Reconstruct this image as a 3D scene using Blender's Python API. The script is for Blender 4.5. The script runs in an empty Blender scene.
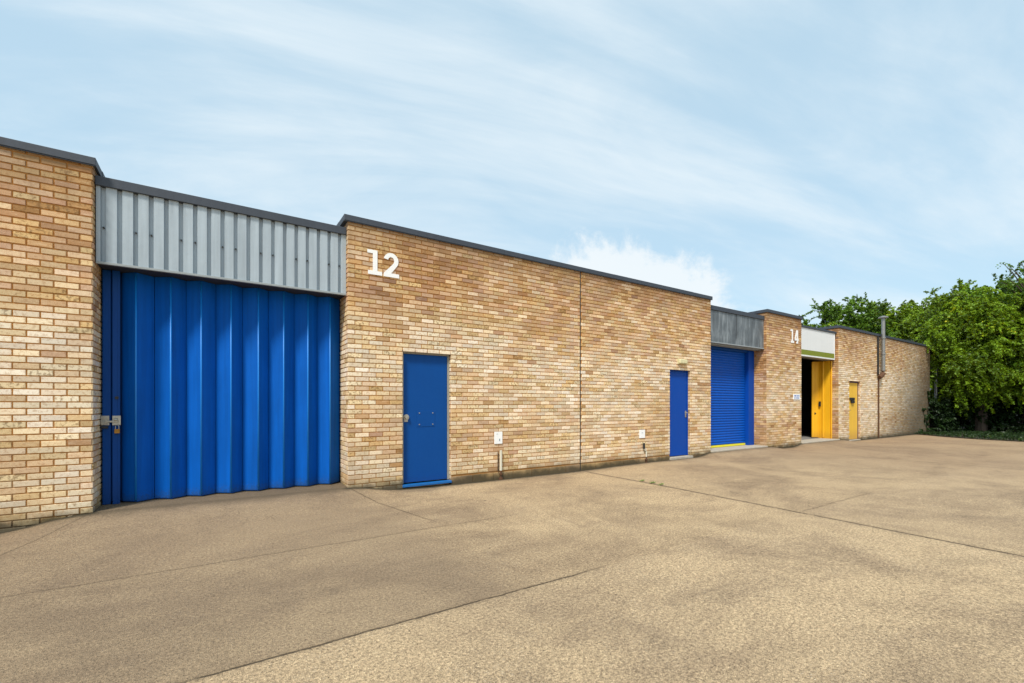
import bpy, bmesh, math, random
import numpy as np
from mathutils import Vector, noise as mnoise
random.seed(7)
R = math.radians
F = 450.0; VX = 683.0
S_ = math.hypot(F, VX); CA = VX/S_; CB = F/S_; D = CB/.0745; EYE = 1.4
scn = bpy.context.scene
COL = scn.collection

def s_at(px, y=0.0):
    u = px-512; d = D+y
    return d*(u*CA+F*CB)/(F*CA-u*CB)
def world_at(px, Z):
    X = (px-512)*Z/F
    return (Z*CB+X*CA, -D+Z*CA-X*CB)
def z_at(px, py, y=0.0):
    return EYE+(405-py)*(CA*(D+y)+CB*s_at(px, y))/F

# ------------------------------------------------------------------ tagging
def tag(o, label=None, cat=None, group=None, kind=None):
    if label: o['label'] = label
    if cat: o['category'] = cat
    if group: o['group'] = group
    if kind: o['kind'] = kind
    return o
def empty(name, loc, label, cat, group=None):
    o = bpy.data.objects.new(name, None); COL.objects.link(o); o.location = loc
    o.empty_display_size = .3
    return tag(o, label, cat, group)

# ------------------------------------------------------------------ mesh builder (world coordinates)
class MB:
    def __init__(s): s.v = []; s.f = []; s.m = []
    def quad(s, a, b, c, d, m=0):
        i = len(s.v); s.v += [a, b, c, d]; s.f.append((i, i+1, i+2, i+3)); s.m.append(m)
    def box(s, x0, x1, y0, y1, z0, z1, m=0):
        i = len(s.v)
        s.v += [(x0,y0,z0),(x1,y0,z0),(x1,y1,z0),(x0,y1,z0),(x0,y0,z1),(x1,y0,z1),(x1,y1,z1),(x0,y1,z1)]
        for q in ((0,3,2,1),(4,5,6,7),(0,1,5,4),(1,2,6,5),(2,3,7,6),(3,0,4,7)):
            s.f.append(tuple(i+k for k in q)); s.m.append(m)
    def prism(s, pts, z0, z1, m=0):            # plan polygon (ccw from above) extruded up
        i = len(s.v); n = len(pts)
        s.v += [(p[0], p[1], z0) for p in pts]+[(p[0], p[1], z1) for p in pts]
        s.f.append(tuple(i+k for k in reversed(range(n)))); s.m.append(m)
        s.f.append(tuple(i+n+k for k in range(n))); s.m.append(m)
        for k in range(n):
            j = (k+1) % n
            s.f.append((i+k, i+j, i+n+j, i+n+k)); s.m.append(m)
    def plate(s, pts, y0, y1, m=0):            # x-z polygon extruded along y (front y0)
        i = len(s.v); n = len(pts)
        s.v += [(p[0], y0, p[1]) for p in pts]+[(p[0], y1, p[1]) for p in pts]
        s.f.append(tuple(i+k for k in range(n))); s.m.append(m)
        s.f.append(tuple(i+n+k for k in reversed(range(n)))); s.m.append(m)
        for k in range(n):
            j = (k+1) % n
            s.f.append((i+j, i+k, i+n+k, i+n+j)); s.m.append(m)
    def tube(s, path, rad, seg=12, m=0, cap=True):
        rings = []
        for k, p in enumerate(path):
            p = Vector(p)
            if k == 0: t = Vector(path[1])-p
            elif k == len(path)-1: t = p-Vector(path[k-1])
            else: t = Vector(path[k+1])-Vector(path[k-1])
            t.normalize()
            up = Vector((0,0,1)) if abs(t.z) < .9 else Vector((1,0,0))
            a = t.cross(up).normalized(); b = t.cross(a)
            r = rad[k] if isinstance(rad, (list, tuple)) else rad
            i0 = len(s.v)
            for q in range(seg):
                an = 2*math.pi*q/seg
                s.v.append(tuple(p+a*(r*math.cos(an))+b*(r*math.sin(an))))
            rings.append(i0)
        for k in range(len(rings)-1):
            for q in range(seg):
                j = (q+1) % seg
                s.f.append((rings[k]+q, rings[k]+j, rings[k+1]+j, rings[k+1]+q)); s.m.append(m)
        if cap:
            s.f.append(tuple(rings[0]+q for q in reversed(range(seg)))); s.m.append(m)
            s.f.append(tuple(rings[-1]+q for q in range(seg))); s.m.append(m)
    def build(s, name, mats, parent=None, bevel=0, smooth=False, origin=None):
        me = bpy.data.meshes.new(name)
        o0 = Vector(parent.location) if parent and parent.type == 'EMPTY' else (Vector(origin) if origin else Vector((0,0,0)))
        if parent and parent.type != 'EMPTY' and parent.parent: o0 = Vector(parent.parent.location)+Vector(parent.location)
        me.from_pydata([(v[0]-o0.x, v[1]-o0.y, v[2]-o0.z) for v in s.v], [], s.f)
        bm = bmesh.new(); bm.from_mesh(me); bmesh.ops.recalc_face_normals(bm, faces=bm.faces); bm.to_mesh(me); bm.free()
        if not isinstance(mats, (list, tuple)): mats = [mats]
        for mt in mats: me.materials.append(mt)
        me.polygons.foreach_set('material_index', s.m)
        if smooth: me.polygons.foreach_set('use_smooth', [True]*len(me.polygons))
        o = bpy.data.objects.new(name, me); COL.objects.link(o)
        if parent: o.parent = parent
        else: o.location = o0
        if bevel:
            b = o.modifiers.new('bevel', 'BEVEL'); b.width = bevel; b.segments = 2; b.limit_method = 'ANGLE'
        return o

# ------------------------------------------------------------------ node helpers
class NT:
    def __init__(s, tree): s.t = tree; s.n = tree.nodes; s.l = tree.links
    def node(s, typ, **kw):
        n = s.n.new(typ)
        for k, v in kw.items(): setattr(n, k, v)
        return n
    def set(s, inp, v):
        if hasattr(v, 'is_output') or isinstance(v, bpy.types.NodeSocket): s.l.new(v, inp)
        else: inp.default_value = v
    def math(s, op, a, b=None, c=None, clamp=False):
        n = s.node('ShaderNodeMath', operation=op, use_clamp=clamp)
        s.set(n.inputs[0], a)
        if b is not None: s.set(n.inputs[1], b)
        if c is not None: s.set(n.inputs[2], c)
        return n.outputs[0]
    def mix(s, fac, a, b, blend='MIX'):
        n = s.node('ShaderNodeMix', data_type='RGBA', blend_type=blend)
        s.set(n.inputs[0], fac)
        s.set(n.inputs[6], a if not isinstance(a, tuple) else (*a[:3], 1))
        s.set(n.inputs[7], b if not isinstance(b, tuple) else (*b[:3], 1))
        return n.outputs[2]
    def noise(s, vec, scale, detail=4, rough=.55, dist=0):
        n = s.node('ShaderNodeTexNoise'); n.inputs['Scale'].default_value = scale
        n.inputs['Detail'].default_value = detail; n.inputs['Roughness'].default_value = rough
        n.inputs['Distortion'].default_value = dist
        if vec is not None: s.l.new(vec, n.inputs['Vector'])
        return n.outputs['Fac']
    def ramp(s, fac, stops, interp='LINEAR'):
        n = s.node('ShaderNodeValToRGB'); cr = n.color_ramp; cr.interpolation = interp
        while len(cr.elements) > 1: cr.elements.remove(cr.elements[-1])
        cr.elements[0].position = stops[0][0]
        def c4(c): return (*c, 1) if isinstance(c, tuple) else (c, c, c, 1)
        cr.elements[0].color = c4(stops[0][1])
        for p, c in stops[1:]:
            e = cr.elements.new(p); e.color = c4(c)
        s.set(n.inputs[0], fac)
        return n.outputs[0]
    def smooth(s, v, a, b):
        n = s.node('ShaderNodeMapRange', interpolation_type='SMOOTHSTEP')
        s.set(n.inputs[0], v); s.set(n.inputs[1], a); s.set(n.inputs[2], b)
        n.inputs[3].default_value = 0; n.inputs[4].default_value = 1
        return n.outputs[0]
    def mapping(s, vec, scale=(1,1,1), loc=(0,0,0), rot=(0,0,0)):
        n = s.node('ShaderNodeMapping'); s.l.new(vec, n.inputs[0])
        n.inputs['Scale'].default_value = scale; n.inputs['Location'].default_value = loc; n.inputs['Rotation'].default_value = rot
        return n.outputs[0]
    def bump(s, h, strength, dist, normal=None):
        n = s.node('ShaderNodeBump'); n.inputs['Strength'].default_value = strength; n.inputs['Distance'].default_value = dist
        s.l.new(h, n.inputs['Height'])
        if normal is not None: s.l.new(normal, n.inputs['Normal'])
        return n.outputs[0]

def new_mat(name):
    m = bpy.data.materials.new(name); m.use_nodes = True
    nt = NT(m.node_tree); b = m.node_tree.nodes['Principled BSDF']
    geo = nt.node('ShaderNodeNewGeometry')
    return m, nt, b, geo.outputs['Position']

def paint(name, col, rough=.45, var=.12, dirt=.25, dirtcol=(.10,.085,.06), metallic=0, streak=.3, spec=.5, base=.5, bumpy=.15):
    """painted or metal sheet: slight fade, vertical streaks, scuffs, dirty foot"""
    m, nt, b, pos = new_mat(name)
    n1 = nt.noise(pos, 1.7, 5)
    n2 = nt.noise(nt.mapping(pos, (14, 14, .7)), 1.0, 4, .6)
    n3 = nt.noise(pos, 38, 4, .6)
    fac = nt.math('ADD', nt.math('MULTIPLY', nt.math('SUBTRACT', n1, .5), var*2), nt.math('MULTIPLY', nt.math('SUBTRACT', n2, .5), streak))
    hi = tuple(min(1, c*1.4) for c in col); lo = tuple(c*.62 for c in col)
    c = nt.mix(nt.math('ADD', fac, .5, clamp=True), lo, hi)
    sep = nt.node('ShaderNodeSeparateXYZ'); nt.l.new(pos, sep.inputs[0])
    foot = nt.math('SUBTRACT', 1, nt.smooth(nt.math('ADD', sep.outputs[2], nt.math('MULTIPLY', nt.math('SUBTRACT', n3, .5), .35)), .05, .05+base))
    spots = nt.smooth(n3, .64, .74)
    d = nt.math('MULTIPLY', nt.math('MAXIMUM', foot, nt.math('MULTIPLY', spots, .6)), dirt, clamp=True)
    c = nt.mix(d, c, dirtcol)
    nt.l.new(c, b.inputs['Base Color'])
    b.inputs['Metallic'].default_value = metallic
    b.inputs['Specular IOR Level'].default_value = spec
    r = nt.math('ADD', rough-.08, nt.math('MULTIPLY', n1, .2)); nt.l.new(r, b.inputs['Roughness'])
    nt.l.new(nt.bump(nt.noise(pos, 6, 3), bumpy, .02), b.inputs['Normal'])
    return m

def brick_material():
    m, nt, b, pos = new_mat('buff_brick')
    at = nt.node('ShaderNodeAttribute', attribute_name='tone')
    sep = nt.node('ShaderNodeSeparateColor'); nt.l.new(at.outputs['Color'], sep.inputs[0])
    tone, rnd, rnd2 = sep.outputs
    c = nt.ramp(tone, [(0.0, (.84,.76,.62)), (.2, (.76,.64,.46)), (.36, (.66,.51,.325)), (.5, (.56,.40,.235)),
                       (.64, (.46,.305,.18)), (.8, (.36,.22,.125)), (1.0, (.19,.13,.09))])
    # within a brick: mottling, sooty patches, paler weathered face
    n1 = nt.noise(pos, 26, 5, .65); n2 = nt.noise(pos, 110, 3, .6); n3 = nt.noise(nt.mapping(pos, (8, 8, 40)), 1, 4, .6)
    c = nt.mix(nt.math('MULTIPLY', nt.smooth(n1, .47, .68), .5), c, (.36,.21,.10))
    c = nt.mix(nt.math('MULTIPLY', nt.smooth(n3, .52, .7), .35), c, (.76,.63,.45))
    c = nt.mix(.55, c, nt.mix(n2, (.12,.11,.1), (.95,.92,.88)), 'OVERLAY')
    c = nt.mix(nt.math('MULTIPLY', nt.smooth(nt.math('MULTIPLY', n1, rnd2), .44, .58), .5), c, (.12,.08,.055))
    hsv = nt.node('ShaderNodeHueSaturation'); nt.l.new(c, hsv.inputs['Color'])
    nt.l.new(nt.math('ADD', .82, nt.math('MULTIPLY', rnd, .36)), hsv.inputs['Value'])
    nt.l.new(nt.math('ADD', .95, nt.math('MULTIPLY', rnd2, .3)), hsv.inputs['Saturation'])
    nt.l.new(nt.math('ADD', .486, nt.math('MULTIPLY', rnd2, .014)), hsv.inputs['Hue'])
    c = hsv.outputs[0]
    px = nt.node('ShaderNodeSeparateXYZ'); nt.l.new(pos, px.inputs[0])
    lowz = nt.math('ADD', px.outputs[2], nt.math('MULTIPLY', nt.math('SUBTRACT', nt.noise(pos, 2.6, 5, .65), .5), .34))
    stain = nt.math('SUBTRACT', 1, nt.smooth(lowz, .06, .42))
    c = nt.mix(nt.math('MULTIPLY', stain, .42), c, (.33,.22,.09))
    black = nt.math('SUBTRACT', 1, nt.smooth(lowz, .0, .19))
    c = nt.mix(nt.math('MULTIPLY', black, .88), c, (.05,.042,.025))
    # patchy grime over the whole face
    g = nt.smooth(nt.noise(pos, .9, 5, .6), .52, .72)
    c = nt.mix(nt.math('MULTIPLY', g, .22), c, (.30,.19,.10))
    end_shade = nt.smooth(nt.math('SUBTRACT', nt.math('ADD', px.outputs[0], nt.math('MULTIPLY', nt.noise(pos, 1.2, 5, .65), 2.4)), nt.math('MULTIPLY', px.outputs[2], 1.1)), 22.0, 29.2)
    c = nt.mix(nt.math('MULTIPLY', end_shade, .88), c, (.075,.065,.045))  # shade at the far wall end, painted darker towards the lower right
    # rain streaks below the coping
    strk = nt.noise(nt.mapping(pos, (7, 7, .45)), 1.0, 5, .65)
    top = nt.smooth(nt.math('ADD', px.outputs[2], nt.math('MULTIPLY', strk, .9)), 4.05, 4.85)
    c = nt.mix(nt.math('MULTIPLY', top, .55), c, (.20,.115,.06))
    run = nt.math('MULTIPLY', nt.smooth(strk, .60, .74), nt.smooth(px.outputs[2], 1.2, 3.8))
    c = nt.mix(nt.math('MULTIPLY', run, .30), c, (.17,.11,.07))
    nt.l.new(c, b.inputs['Base Color']); b.inputs['Roughness'].default_value = .9
    b.inputs['Specular IOR Level'].default_value = .25
    h = nt.math('ADD', nt.math('MULTIPLY', n1, .6), nt.math('MULTIPLY', n2, .4))
    nt.l.new(nt.bump(h, .6, .006), b.inputs['Normal'])
    return m
def mortar_material():
    m, nt, b, pos = new_mat('sandy_mortar')
    n1 = nt.noise(pos, 30, 4); n2 = nt.noise(pos, 1.3, 4)
    c = nt.mix(n1, (.38,.16,.035), (.60,.29,.075))
    c = nt.mix(nt.smooth(n2, .45, .7), c, (.42,.25,.12))
    px = nt.node('ShaderNodeSeparateXYZ'); nt.l.new(pos, px.inputs[0])
    low = nt.math('SUBTRACT', 1, nt.smooth(px.outputs[2], 0, .2))
    c = nt.mix(nt.math('MULTIPLY', low, .8), c, (.06,.045,.025))
    nt.l.new(c, b.inputs['Base Color']); b.inputs['Roughness'].default_value = .95
    nt.l.new(nt.bump(n1, .5, .004), b.inputs['Normal'])
    return m

J_PAR = [(-4.57, -8, 2.75, .8, .005), (-2.60, -8, 3.2, .40, .005), (-4.53, 6.4, 8.6, .4, .006)]
def concrete_material():
    m, nt, b, pos = new_mat('yard_concrete')
    sx = nt.node('ShaderNodeSeparateXYZ'); nt.l.new(pos, sx.inputs[0]); X, Y = sx.outputs[0], sx.outputs[1]
    big = nt.noise(nt.mapping(pos, (1,1,0)), .42, 10, .74, .5)
    mid = nt.noise(nt.mapping(pos, (.6,1.5,0), rot=(0,0,R(12))), 1.3, 10, .78, .4)
    fine = nt.noise(pos, 46, 6, .78); grit = nt.noise(pos, 150, 3, .75)
    streak = nt.noise(nt.mapping(pos, (.5,2.2,0)), 1.6, 10, .76, .6)
    c = nt.mix(nt.smooth(big, .36, .62), (.262,.188,.118), (.465,.342,.206))
    c = nt.mix(nt.math('MULTIPLY', nt.smooth(mid, .46, .66), .45), c, (.50,.37,.225))
    c = nt.mix(nt.math('MULTIPLY', nt.smooth(streak, .53, .66), .30), c, (.26,.18,.115))
    # exposed aggregate
    vor = nt.node('ShaderNodeTexVoronoi'); nt.l.new(pos, vor.inputs['Vector']); vor.inputs['Scale'].default_value = 95
    vsep = nt.node('ShaderNodeSeparateColor'); nt.l.new(vor.outputs['Color'], vsep.inputs[0])
    worn = nt.smooth(nt.noise(pos, 1.6, 5, .7), .46, .64)
    stone = nt.math('MULTIPLY', nt.math('SUBTRACT', 1, nt.smooth(vor.outputs['Distance'], .22, .5)), nt.smooth(vsep.outputs[0], .25, .5))
    scol = nt.ramp(vsep.outputs[1], [(0,(.60,.48,.34)),(.4,(.42,.31,.2)),(.7,(.66,.56,.43)),(1,(.20,.13,.08))])
    c = nt.mix(nt.math('MULTIPLY', stone, nt.math('ADD', .14, nt.math('MULTIPLY', worn, .42))), c, scol)
    c = nt.mix(.85, c, nt.ramp(fine, [(.30, .08), (.5, .5), (.70, .95)]), 'OVERLAY')
    c = nt.mix(.8, c, nt.ramp(grit, [(.28, .04), (.5, .52), (.72, .98)]), 'OVERLAY')
    pit = nt.smooth(nt.noise(nt.mapping(pos, (52, 70, 0)), 1.0, 4, .75), .60, .68)
    c = nt.mix(nt.math('MULTIPLY', pit, .42), c, (.12,.085,.055))
    # vignette-like darkening painted on the left slabs; far end browner
    patch = nt.math('MULTIPLY', nt.math('SUBTRACT', 1, nt.smooth(X, 1.6, 2.3)), nt.smooth(Y, -4.60, -4.54))
    c = nt.mix(nt.math('MULTIPLY', patch, .5), c, (.21,.155,.105))
    far = nt.smooth(nt.math('ADD', X, nt.math('MULTIPLY', mid, 3)), 11, 17)
    c = nt.mix(nt.math('MULTIPLY', far, .45), c, (.26,.17,.105))
    # slabs between the joints differ in tone
    for (ax, t0, side, amt) in ((Y, -4.57, -1, .05), (X, 6.45, 1, .10), (Y, -2.6, 1, .10)):
        sl = nt.smooth(ax, t0-.02, t0+.02)
        if side < 0: sl = nt.math('SUBTRACT', 1, sl)
        c = nt.mix(nt.math('MULTIPLY', sl, amt), c, (.66,.52,.36) if ax is Y and side < 0 else (.24,.17,.115))
    # dark stains, dirt along the foot of the wall
    st = nt.smooth(nt.noise(pos, 1.1, 10, .78, .6), .58, .66)
    c = nt.mix(nt.math('MULTIPLY', st, .30), c, (.15,.11,.08))
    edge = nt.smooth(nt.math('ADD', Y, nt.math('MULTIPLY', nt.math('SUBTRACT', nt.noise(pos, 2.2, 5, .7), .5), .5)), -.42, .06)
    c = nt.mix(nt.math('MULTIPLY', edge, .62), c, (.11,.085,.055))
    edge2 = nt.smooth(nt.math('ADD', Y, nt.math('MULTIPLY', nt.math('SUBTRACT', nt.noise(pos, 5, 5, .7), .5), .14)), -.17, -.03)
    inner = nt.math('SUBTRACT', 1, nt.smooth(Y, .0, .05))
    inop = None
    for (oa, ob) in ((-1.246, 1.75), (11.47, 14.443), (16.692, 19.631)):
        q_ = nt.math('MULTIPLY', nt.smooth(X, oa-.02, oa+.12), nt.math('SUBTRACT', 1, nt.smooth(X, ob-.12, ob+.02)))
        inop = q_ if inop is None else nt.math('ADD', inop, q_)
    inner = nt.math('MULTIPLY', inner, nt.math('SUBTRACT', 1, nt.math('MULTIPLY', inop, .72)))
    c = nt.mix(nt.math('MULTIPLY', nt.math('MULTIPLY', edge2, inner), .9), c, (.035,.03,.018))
    # joints
    wob = nt.math('MULTIPLY', nt.math('SUBTRACT', nt.noise(pos, 2.5, 4, .7), .5), .07)
    wob2 = nt.math('MULTIPLY', nt.math('SUBTRACT', nt.noise(pos, 14, 3, .7), .5), .02)
    wob = nt.math('ADD', wob, wob2)
    brk = nt.smooth(nt.noise(pos, 5, 3, .6), .30, .5)
    J = None; JW = None
    def add(dist, lo, hi, along, strength, w):
        nonlocal J, JW
        line = nt.math('SUBTRACT', 1, nt.smooth(dist, w*.6, w*2.4))
        soft = nt.math('SUBTRACT', 1, nt.smooth(dist, w, w*12))
        k = nt.math('MULTIPLY', nt.smooth(along, lo-.2, lo+.2), nt.math('SUBTRACT', 1, nt.smooth(along, hi-.4, hi+.4)))
        line = nt.math('MULTIPLY', nt.math('MULTIPLY', line, k), nt.math('MULTIPLY', strength, nt.math('ADD', .35, nt.math('MULTIPLY', brk, .65))))
        soft = nt.math('MULTIPLY', nt.math('MULTIPLY', soft, k), strength*.28)
        J = line if J is None else nt.math('MAXIMUM', J, line)
        JW = soft if JW is None else nt.math('MAXIMUM', JW, soft)
    for (y0, a0, a1, st_, w) in J_PAR:
        add(nt.math('ABSOLUTE', nt.math('ADD', nt.math('SUBTRACT', Y, y0), wob)), a0, a1, X, st_, w)
    # cross joint running out from the wall
    xj = nt.math('SUBTRACT', nt.math('SUBTRACT', X, 6.66), nt.math('MULTIPLY', Y, .066))
    add(nt.math('ABSOLUTE', nt.math('ADD', xj, wob)), -14, -.05, Y, 1.0, .009)
    xj2 = nt.math('ADD', nt.math('SUBTRACT', X, 1.76), nt.math('MULTIPLY', Y, .19))
    add(nt.math('ABSOLUTE', nt.math('ADD', xj2, wob)), -2.3, .0, Y, .55, .005)
    xj3 = nt.math('ADD', nt.math('ADD', X, 1.25), nt.math('MULTIPLY', Y, -.35))
    add(nt.math('ABSOLUTE', nt.math('ADD', xj3, wob)), -2.5, .0, Y, .4, .005)
    add(nt.math('ABSOLUTE', nt.math('ADD', nt.math('SUBTRACT', X, 14.6), wob)), -14, -.1, Y, .5, .009)
    chips = nt.math('MULTIPLY', nt.math('MULTIPLY', JW, 3.2), nt.smooth(nt.noise(pos, 16, 5, .75), .56, .64), clamp=True)
    c = nt.mix(JW, c, (.17,.12,.075))
    c = nt.mix(nt.math('MULTIPLY', chips, .6), c, (.09,.065,.045))
    c = nt.mix(nt.math('MULTIPLY', J, .92), c, (.035,.028,.02))
    # hairline cracks and faint tyre arcs
    wv = nt.node('ShaderNodeVectorMath', operation='ADD'); nt.l.new(nt.mapping(pos, (1,1,0)), wv.inputs[0])
    nz = nt.node('ShaderNodeTexNoise'); nz.inputs['Scale'].default_value = 1.6; nz.inputs['Detail'].default_value = 6; nt.l.new(pos, nz.inputs['Vector']); nt.l.new(nz.outputs['Color'], wv.inputs[1])
    vc = nt.node('ShaderNodeTexVoronoi', feature='DISTANCE_TO_EDGE'); nt.l.new(wv.outputs[0], vc.inputs['Vector']); vc.inputs['Scale'].default_value = .33
    ck = nt.math('MULTIPLY', nt.math('SUBTRACT', 1, nt.smooth(vc.outputs['Distance'], .0007, .0022)), nt.smooth(nt.noise(pos, .55, 3), .48, .56))
    c = nt.mix(nt.math('MULTIPLY', ck, .28), c, (.07,.05,.035))
    for (cx0, cy0, rad) in ((1.5, -14.5, 9.2), (1.5, -14.5, 10.75), (16, -17, 13.0), (16, -17, 14.5)):
        dx = nt.math('SUBTRACT', X, cx0); dy = nt.math('SUBTRACT', Y, cy0)
        rd = nt.math('SQRT', nt.math('ADD', nt.math('MULTIPLY', dx, dx), nt.math('MULTIPLY', dy, dy)))
        tm = nt.math('SUBTRACT', 1, nt.smooth(nt.math('ABSOLUTE', nt.math('SUBTRACT', rd, rad)), .05, .16))
        tm = nt.math('MULTIPLY', tm, nt.smooth(nt.noise(pos, 1.1, 5, .7), .47, .62))
        c = nt.mix(nt.math('MULTIPLY', tm, .22), c, (.12,.09,.065))
    # a few black spots of old gum and oil
    v2 = nt.node('ShaderNodeTexVoronoi'); nt.l.new(nt.mapping(pos, (1,1,0)), v2.inputs['Vector']); v2.inputs['Scale'].default_value = 1.3
    sp = nt.math('SUBTRACT', 1, nt.smooth(v2.outputs['Distance'], .016, .03))
    c = nt.mix(nt.math('MULTIPLY', sp, .8), c, (.03,.025,.02))
    nt.l.new(c, b.inputs['Base Color']); b.inputs['Roughness'].default_value = .92; b.inputs['Specular IOR Level'].default_value = .2
    h = nt.math('ADD', nt.math('MULTIPLY', fine, .7), nt.math('MULTIPLY', grit, .35))
    h = nt.math('ADD', h, nt.math('MULTIPLY', stone, .25))
    h = nt.math('SUBTRACT', h, nt.math('MULTIPLY', J, 1.3))
    h = nt.math('SUBTRACT', h, nt.math('MULTIPLY', pit, .5))
    nt.l.new(nt.bump(h, 1.0, .013), b.inputs['Normal'])
    return m

def leaf_material(name, dark, light, yellow):
    m, nt, b, pos = new_mat(name)
    at = nt.node('ShaderNodeAttribute', attribute_name='tone')
    sep = nt.node('ShaderNodeSeparateColor'); nt.l.new(at.outputs['Color'], sep.inputs[0])
    c = nt.ramp(sep.outputs[0], [(0, dark), (.3, tuple(.55*a+.45*b_ for a, b_ in zip(dark, light))), (.7, light), (.9, light), (1, yellow)])
    nt.l.new(c, b.inputs['Base Color']); b.inputs['Roughness'].default_value = .5; b.inputs['Specular IOR Level'].default_value = .35
    tr = nt.node('ShaderNodeBsdfTranslucent')
    nt.l.new(nt.mix(.5, c, yellow), tr.inputs['Color'])
    mx = nt.node('ShaderNodeMixShader'); mx.inputs[0].default_value = .22
    out = m.node_tree.nodes['Material Output']
    nt.l.new(b.outputs[0], mx.inputs[1]); nt.l.new(tr.outputs[0], mx.inputs[2]); nt.l.new(mx.outputs[0], out.inputs[0])
    return m
def plain(name, col, rough=.8, metallic=0, scale=20, var=.35):
    m, nt, b, pos = new_mat(name)
    n = nt.noise(pos, scale, 5, .65)
    c = nt.mix(n, tuple(x*(1-var) for x in col), tuple(min(1, x*(1+var)) for x in col))
    nt.l.new(c, b.inputs['Base Color']); b.inputs['Roughness'].default_value = rough; b.inputs['Metallic'].default_value = metallic
    nt.l.new(nt.bump(n, .3, .01), b.inputs['Normal'])
    return m

M = {}
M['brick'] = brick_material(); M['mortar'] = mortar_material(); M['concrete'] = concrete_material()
M['coping'] = paint('slate_grey_coping', (.042,.052,.070), .6, .25, .35, (.10,.11,.08), streak=.5, base=.1)
M['cladding'] = paint('pale_grey_cladding', (.37,.435,.485), .45, .15, .3, (.16,.16,.14), streak=.8)
M['flash'] = paint('grey_flashing', (.30,.33,.34), .5)
M['fold'] = paint('bright_blue_paint', (.001,.094,.43), .55, .22, .6, (.03,.05,.07), streak=.9, base=.22, spec=.12)
M['highlight_bead'] = paint('highlight_blue_edge', (.003,.19,.62), .45, .15, .3, (.02,.06,.12), streak=.3, base=.2)  # highlight on the fold edges, painted in as a lighter blue
M['foldedge'] = paint('deep_blue_paint', (.001,.055,.26), .45, .1, .25, (.02,.04,.07), spec=.18)
M['door1'] = paint('mid_blue_paint', (.001,.060,.26), .5, .12, .2, (.02,.04,.08), streak=.12, base=.15, spec=.18)
M['sill'] = paint('sill_blue_paint', (.003,.14,.45), .35, .1, .15, (.03,.06,.1))
M['door2'] = paint('royal_blue_paint', (.001,.056,.34), .5, .06, .12, (.02,.03,.08), streak=.12, base=.1, spec=.18)
M['shutter'] = paint('shutter_blue_paint', (.001,.078,.42), .5, .1, .2, (.01,.03,.1), streak=.2, base=.1, spec=.18)
M['yellow'] = paint('ochre_yellow_paint', (.92,.40,.008), .5, .2, .4, (.30,.13,.03), streak=.45)
M['yellow2'] = paint('faded_yellow_paint', (.95,.47,.05), .5, .15, .5, (.40,.2,.06), streak=.3)
M['purple'] = plain('dark_purple_frame', (.05,.035,.10), .6)
M['ybar'] = plain('yellow_rubber_bar', (.78,.66,.02), .5)
M['white'] = paint('white_sign_paint', (.82,.84,.84), .5, .04, .12, (.4,.4,.36), streak=.12)
M['board'] = paint('pale_board', (.80,.83,.84), .4, .06, .15, (.4,.4,.36), streak=.12)
M['green'] = plain('olive_stripe', (.19,.22,.008), .5)
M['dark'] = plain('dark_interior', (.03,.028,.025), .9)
M['black'] = plain('black_plastic', (.02,.02,.02), .5)
M['steel'] = plain('bright_steel', (.45,.43,.38), .35, .7)
M['brass'] = plain('brass', (.35,.17,.03), .35, .7)
M['rust'] = plain('rusty_iron', (.10,.045,.02), .85)
M['frame'] = plain('grey_frame', (.30,.29,.25), .7)
M['thresh'] = plain('pale_threshold_concrete', (.42,.37,.30), .9, 0, 9)
M['floor'] = plain('workshop_floor', (.20,.19,.18), .8, 0, 5)
M['digit'] = plain('white_digit', (.88,.88,.87), .6, 0, 60, .04)
M['cream'] = plain('cream_plastic', (.66,.60,.36), .5, 0, 8, .1)
M['blueink'] = plain('blue_print', (.12,.22,.55), .6)
M['greyink'] = plain('grey_print', (.25,.3,.36), .6)
M['galv'] = plain('galvanised_steel', (.27,.27,.26), .42, .55, 9)
M['pvc'] = plain('off_white_pipe', (.60,.57,.47), .5, 0, 30, .2)
M['roof'] = plain('roof_felt', (.08,.08,.085), .9)
M['bark'] = plain('bark', (.075,.055,.04), .95, 0, 12)
def zinc_mat():
    m, nt, b, pos = new_mat('weathered_zinc')
    n1 = nt.noise(nt.mapping(pos, (5, 5, .8)), 1.2, 6, .7, .5); n2 = nt.noise(pos, 2.2, 4)
    c = nt.ramp(nt.math('ADD', nt.math('MULTIPLY', n1, .7), nt.math('MULTIPLY', n2, .3)), [(.36,(.075,.085,.095)),(.5,(.15,.17,.185)),(.66,(.34,.37,.39))])
    nt.l.new(c, b.inputs['Base Color']); b.inputs['Roughness'].default_value = .5; b.inputs['Metallic'].default_value = .25
    return m
M['zinc'] = zinc_mat()
M['soffit'] = plain('dark_soffit', (.02,.025,.04), .8)

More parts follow.
